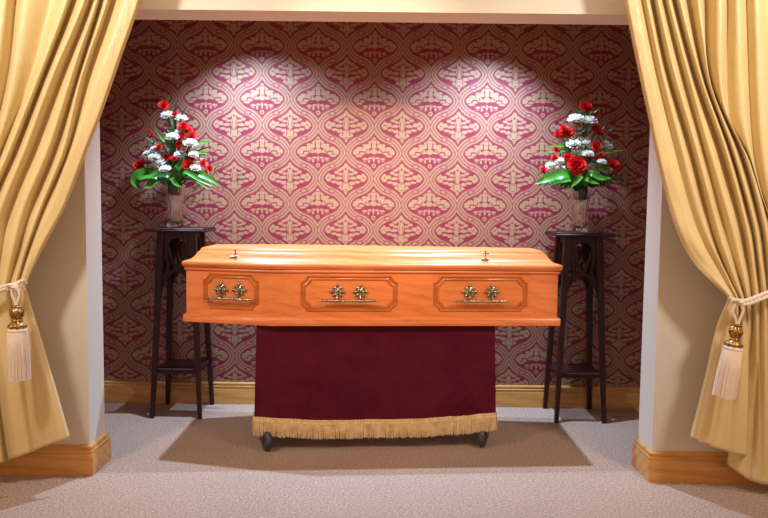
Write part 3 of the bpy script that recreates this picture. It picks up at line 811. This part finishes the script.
RR = [
 Ln([(615,-45),(624,0),(636,60),(650,125),(655,150),(663,185),(678,235),(695,265),(714,284),(729,297)], 690,437, .0,.0, [(723,310),(716,328),(703,385)]),
 Ln([(619,-45),(628,0),(640,60),(654,125),(668,185),(683,232),(699,260),(717,281),(731,297)], 694,439, .02,.015, [(726,310),(720,328),(707,385)]),
 Ln([(627,-45),(636,0),(650,75),(667,150),(682,210),(697,248),(716,275),(733,297)], 701,443, .022,.03, [(729,312),(725,328),(714,385)]),
 Ln([(633,-45),(642,0),(657,75),(675,150),(691,212),(705,246),(721,274),(735,297)], 709,446, -.005,.0, [(733,330),(722,385)]),
 Ln([(638,-45),(647,0),(662,70),(683,150),(700,212),(712,244),(727,275),(737,297)], 718,449, .03,.02, [(736,330),(728,385)]),
 Ln([(643,-45),(652,0),(666,70),(690,150),(710,228),(722,265),(731,283),(739,297)], 727,452, -.05,-.005, [(739,330),(734,385)]),
 Ln([(649,-45),(658,0),(674,70),(697,150),(718,228),(729,262),(737,283),(742,297)], 737,455, .035,.015, [(743,330),(741,385)]),
 Ln([(656,-45),(664,0),(681,70),(703,150),(723,225),(735,265),(745,297)], 746,456, -.035,.02, [(748,330),(748,385)]),
 Ln([(660,-45),(669,0),(689,75),(710,150),(732,225),(742,265),(748,297)], 744,458, .03,-.05, [(748,330),(742,385)]),
 Ln([(665,-45),(674,0),(695,80),(720,150),(742,230),(748,265),(752,297)], 726,464, -.04,-.085, [(752,330),(744,385)]),
 Ln([(672,-45),(680,0),(701,77),(726,150),(747,228),(753,265),(757,297)], 748,480, .045,-.05, [(757,330),(757,385)]),
 Ln([(681,-45),(688,0),(704,80),(730,150),(751,225),(757,265),(760,297)], 760,484, -.035,-.01),
 Ln([(696,-45),(699,0),(704,40),(711,85),(734,150),(755,225),(761,265),(765,297)], 768,485, .05,.01),
 Ln([(702,-45),(705,0),(709,80),(740,152),(760,225),(765,265),(768,297)], 775,487, -.045,-.03),
 Ln([(718,-45),(720,0),(723,100),(747,158),(765,225),(771,265),(774,297)], 783,488, .05,.03),
 Ln([(725,-45),(727,0),(729,118),(752,165),(770,225),(777,265),(780,297)], 790,490, -.035,-.02),
 Ln([(736,-45),(738,0),(744,120),(760,190),(776,235),(786,297)], 798,492, .03,.03),
 Ln([(745,-45),(746,0),(753,150),(768,215),(783,245),(792,297)], 806,494, -.03,-.02),
 Ln([(756,-45),(757,0),(764,150),(778,225),(798,297)], 814,495, .03,.02),
 Ln([(768,-45),(768,0),(775,150),(788,225),(804,297)], 822,496, -.03,-.02),
 Ln([(784,-45),(782,0),(790,150),(800,225),(812,297)], 832,497, .02,.02),
 Ln([(800,-45),(796,0),(806,150),(812,225),(820,297)], 842,498, -.01,.0)]
c2 = curtain('gold satin curtain tied back right of the opening, its tassel slanting', RR, 297, -45, seed=9)
for c in (c1,c2): c['group'] = 'pair of tied-back gold curtains'
bm = bmesh.new(); zt = at(152,-45,YC).z+.045
tube(bm, [(-2.1,YC,zt),(2.1,YC,zt)], .012, 12)
for x in (-2.0,0,2.0): tube(bm, [(x,YC,zt),(x,ZF-.001,zt)], .008, 8)
rl = mk('curtain_rail', bm, M_steel); rl['label'] = 'slim metal rail above the opening carrying both gold curtains'; rl['category'] = 'curtain rail'

# ------------------------------------------------------------------ tiebacks with tassels
def rope(bm, P, r, tw=40, n=60):
    C = catmull([Vector(p) for p in P], max(4,n//len(P)))
    L_ = 0; ph = []
    for i, p in enumerate(C):
        if i: L_ += (p-C[i-1]).length
        ph.append(L_)
    for s in range(3):
        pts = []
        for i, p in enumerate(C):
            t = (C[min(i+1,len(C)-1)]-C[max(i-1,0)]).normalized(); a = t.cross(Vector((.1,1,.05))).normalized(); b_ = a.cross(t)
            q = ph[i]*tw*2*pi/2.2+s*2*pi/3; pts.append(p+(a*cos(q)+b_*sin(q))*r*.55)
        tube(bm, pts, r*.58, 6)
def tieback(label, ropes, knot, cords, topc, botc, scale=1.0):
    Y = YC-.115
    o = empty('tieback', label, 'curtain tieback', tuple(at(*knot, Y)), 0, 'tasselled tiebacks on the gold curtains'); B = o.location.copy()
    bm = bmesh.new()
    for pts, r in ropes:
        rope(bm, [at(x,y,YC-d)-B for x,y,d in pts], r, 40, 110)
    mk('rope', bm, M_rope, o)
    bm = bmesh.new()
    b = bmesh.new(); bmesh.ops.create_uvsphere(b, u_segments=14, v_segments=10, radius=.020); join(bm, b, Matrix.Diagonal((1.1,.8,.8,1)))
    rope(bm, [(-.028,-.004,.004),(-.01,-.018,.010),(.012,-.016,-.004),(.024,-.004,-.012)], .007, 40, 40)
    mk('knot', bm, M_rope, o)
    bm = bmesh.new()
    for pts in cords: rope(bm, [at(x,y,Y-.012)-B for x,y in pts], .0055, 60, 50)
    mk('cord', bm, M_rope, o)
    T = at(*topc, Y-.02)-B; E_ = at(*botc, Y-.02)-B; ax = (E_-T); L_ = ax.length; R = orient(-ax)
    M = Matrix.Translation(E_) @ R            # local z from the tassel's end up to the finial top
    gh = L_*.295
    bm = bmesh.new(); z0 = L_-gh
    def flu(k, z): return 1+.22*abs(sin(k*2*pi*4+ (z-z0)*70))-.08*(1 if z > z0+gh*.35 else 0)
    lathe(bm, [(.0,z0-.004),(.030,z0-.004),(.033,z0+gh*.04),(.031,z0+gh*.10),(.022,z0+gh*.17),(.017,z0+gh*.24),(.020,z0+gh*.29),(.0165,z0+gh*.35),(.020,z0+gh*.44),(.0255,z0+gh*.56),(.0265,z0+gh*.68),(.023,z0+gh*.80),(.0165,z0+gh*.88),(.019,z0+gh*.93),(.014,z0+gh*.98),(.0,L_)], 60, M, flu)
    f = mk('finial', bm, M_gold, o, angle=60, label='gilded ribbed finial')
    bm = bmesh.new(); rnd = random.Random(5)
    lathe(bm, [(.0,.006),(.040,.004),(.042,z0*.3),(.040,z0*.7),(.036,z0*.93),(.031,z0-.004),(.0,z0-.003)], 48, M)
    for k in range(150):
        a = 2*pi*k/150; rb = rnd.uniform(.043,.047); e = rnd.uniform(-.006,.004); w = rnd.uniform(-.04,.04)
        tube(bm, [M@Vector((.031*cos(a),.031*sin(a),z0-.004)), M@Vector((.038*cos(a),.038*sin(a),z0*.9)), M@Vector((rb*.96*cos(a+w),rb*.96*sin(a+w),z0*.5)), M@Vector((rb*cos(a+w),rb*sin(a+w),e))], .0016, 5)
    rope(bm, [M@Vector((.037*cos(q*pi/8),.037*sin(q*pi/8),z0*.94)) for q in range(17)], .004, 60, 90)
    mk('tassel', bm, M_skirtw, o)
tieback('white rope tieback with upright white tassel hanging at the left photo edge',
    [([(26,283,.02),(22,281,.075),(15,284,.105),(6,286,.11),(-6,290,.10),(-25,292,.09),(-45,290,.06),(-62,284,-.02)],.0085),
     ([(22,287,.06),(14,289,.10),(6,289,.11),(-6,293,.10),(-25,296,.09),(-45,294,.06),(-62,287,-.02)],.0085)],
    (14.5,287), [[(12,289),(12,295),(15,301),(16.5,306)],[(18,289),(19.5,295),(18,301),(17,306)]], (16.5,305), (19,379))
tieback('white rope tieback with slanting white tassel on the right curtain',
    [([(729,298,.02),(732,299,.08),(738,301,.105),(748,300,.11),(758,296,.11),(768,292,.10),(785,286,.08),(805,282,.05),(828,280,-.02)],.0085),
     ([(733,303,.07),(740,304,.105),(749,303.5,.11),(758,300,.11),(768,296,.10),(785,290,.08),(805,286,.05),(828,283,-.02)],.0085)],
    (737.5,302), [[(735,304),(733,312),(735.5,319),(736.5,325)],[(741,304),(743,311),(740,319),(738,325)]], (737.5,324), (723.5,396))

# ------------------------------------------------------------------ light
w = bpy.data.worlds.new('room_light'); SC.world = w; w.use_nodes = True
bg = w.node_tree.nodes['Background']; bg.inputs[0].default_value = (1.0,.60,.34,1); bg.inputs[1].default_value = .72
def spot(name, loc, target, energy, color, size, blend, radius):
    l = bpy.data.lights.new(name, 'SPOT'); l.energy = energy; l.color = color; l.spot_size = radians(size); l.spot_blend = blend; l.shadow_soft_size = radius
    o = bpy.data.objects.new(name, l); COL.objects.link(o); o.location = loc
    o.rotation_euler = (Vector(target)-Vector(loc)).to_track_quat('-Z','Y').to_euler(); return o
COOL = (.56,.75,1.0)
spot('downlight', (-.98,4.17,2.52), (-.50,4.24,0), 272, COOL, 119, 1.0, .02)
spot('downlight', (.76,4.17,2.52), (.28,4.24,0), 272, COOL, 119, 1.0, .02)
spot('room_spotlight', (-.08,1.8,2.50), (-.08,4.6,1.30), 150, (1.0,.62,.42), 44, .9, .045)
spot('room_lamp', (-2.0,1.5,2.9), (-1.45,3.3,1.75), 185, (1,.89,.74), 74, .9, .16)
spot('room_lamp', (2.05,1.5,2.9), (1.50,3.3,1.75), 185, (1,.89,.74), 74, .9, .16)
spot('room_lamp', (-.05,.9,2.75), (-.05,3.37,2.42), 60, (1,.90,.76), 58, .9, .12)  # added fill with no known fitting, aimed to brighten the header face

SC.view_settings.view_transform = 'Standard'; SC.view_settings.look = 'None'
SC.view_settings.exposure = .15; SC.view_settings.gamma = 1; SC.view_settings.use_curve_mapping = False
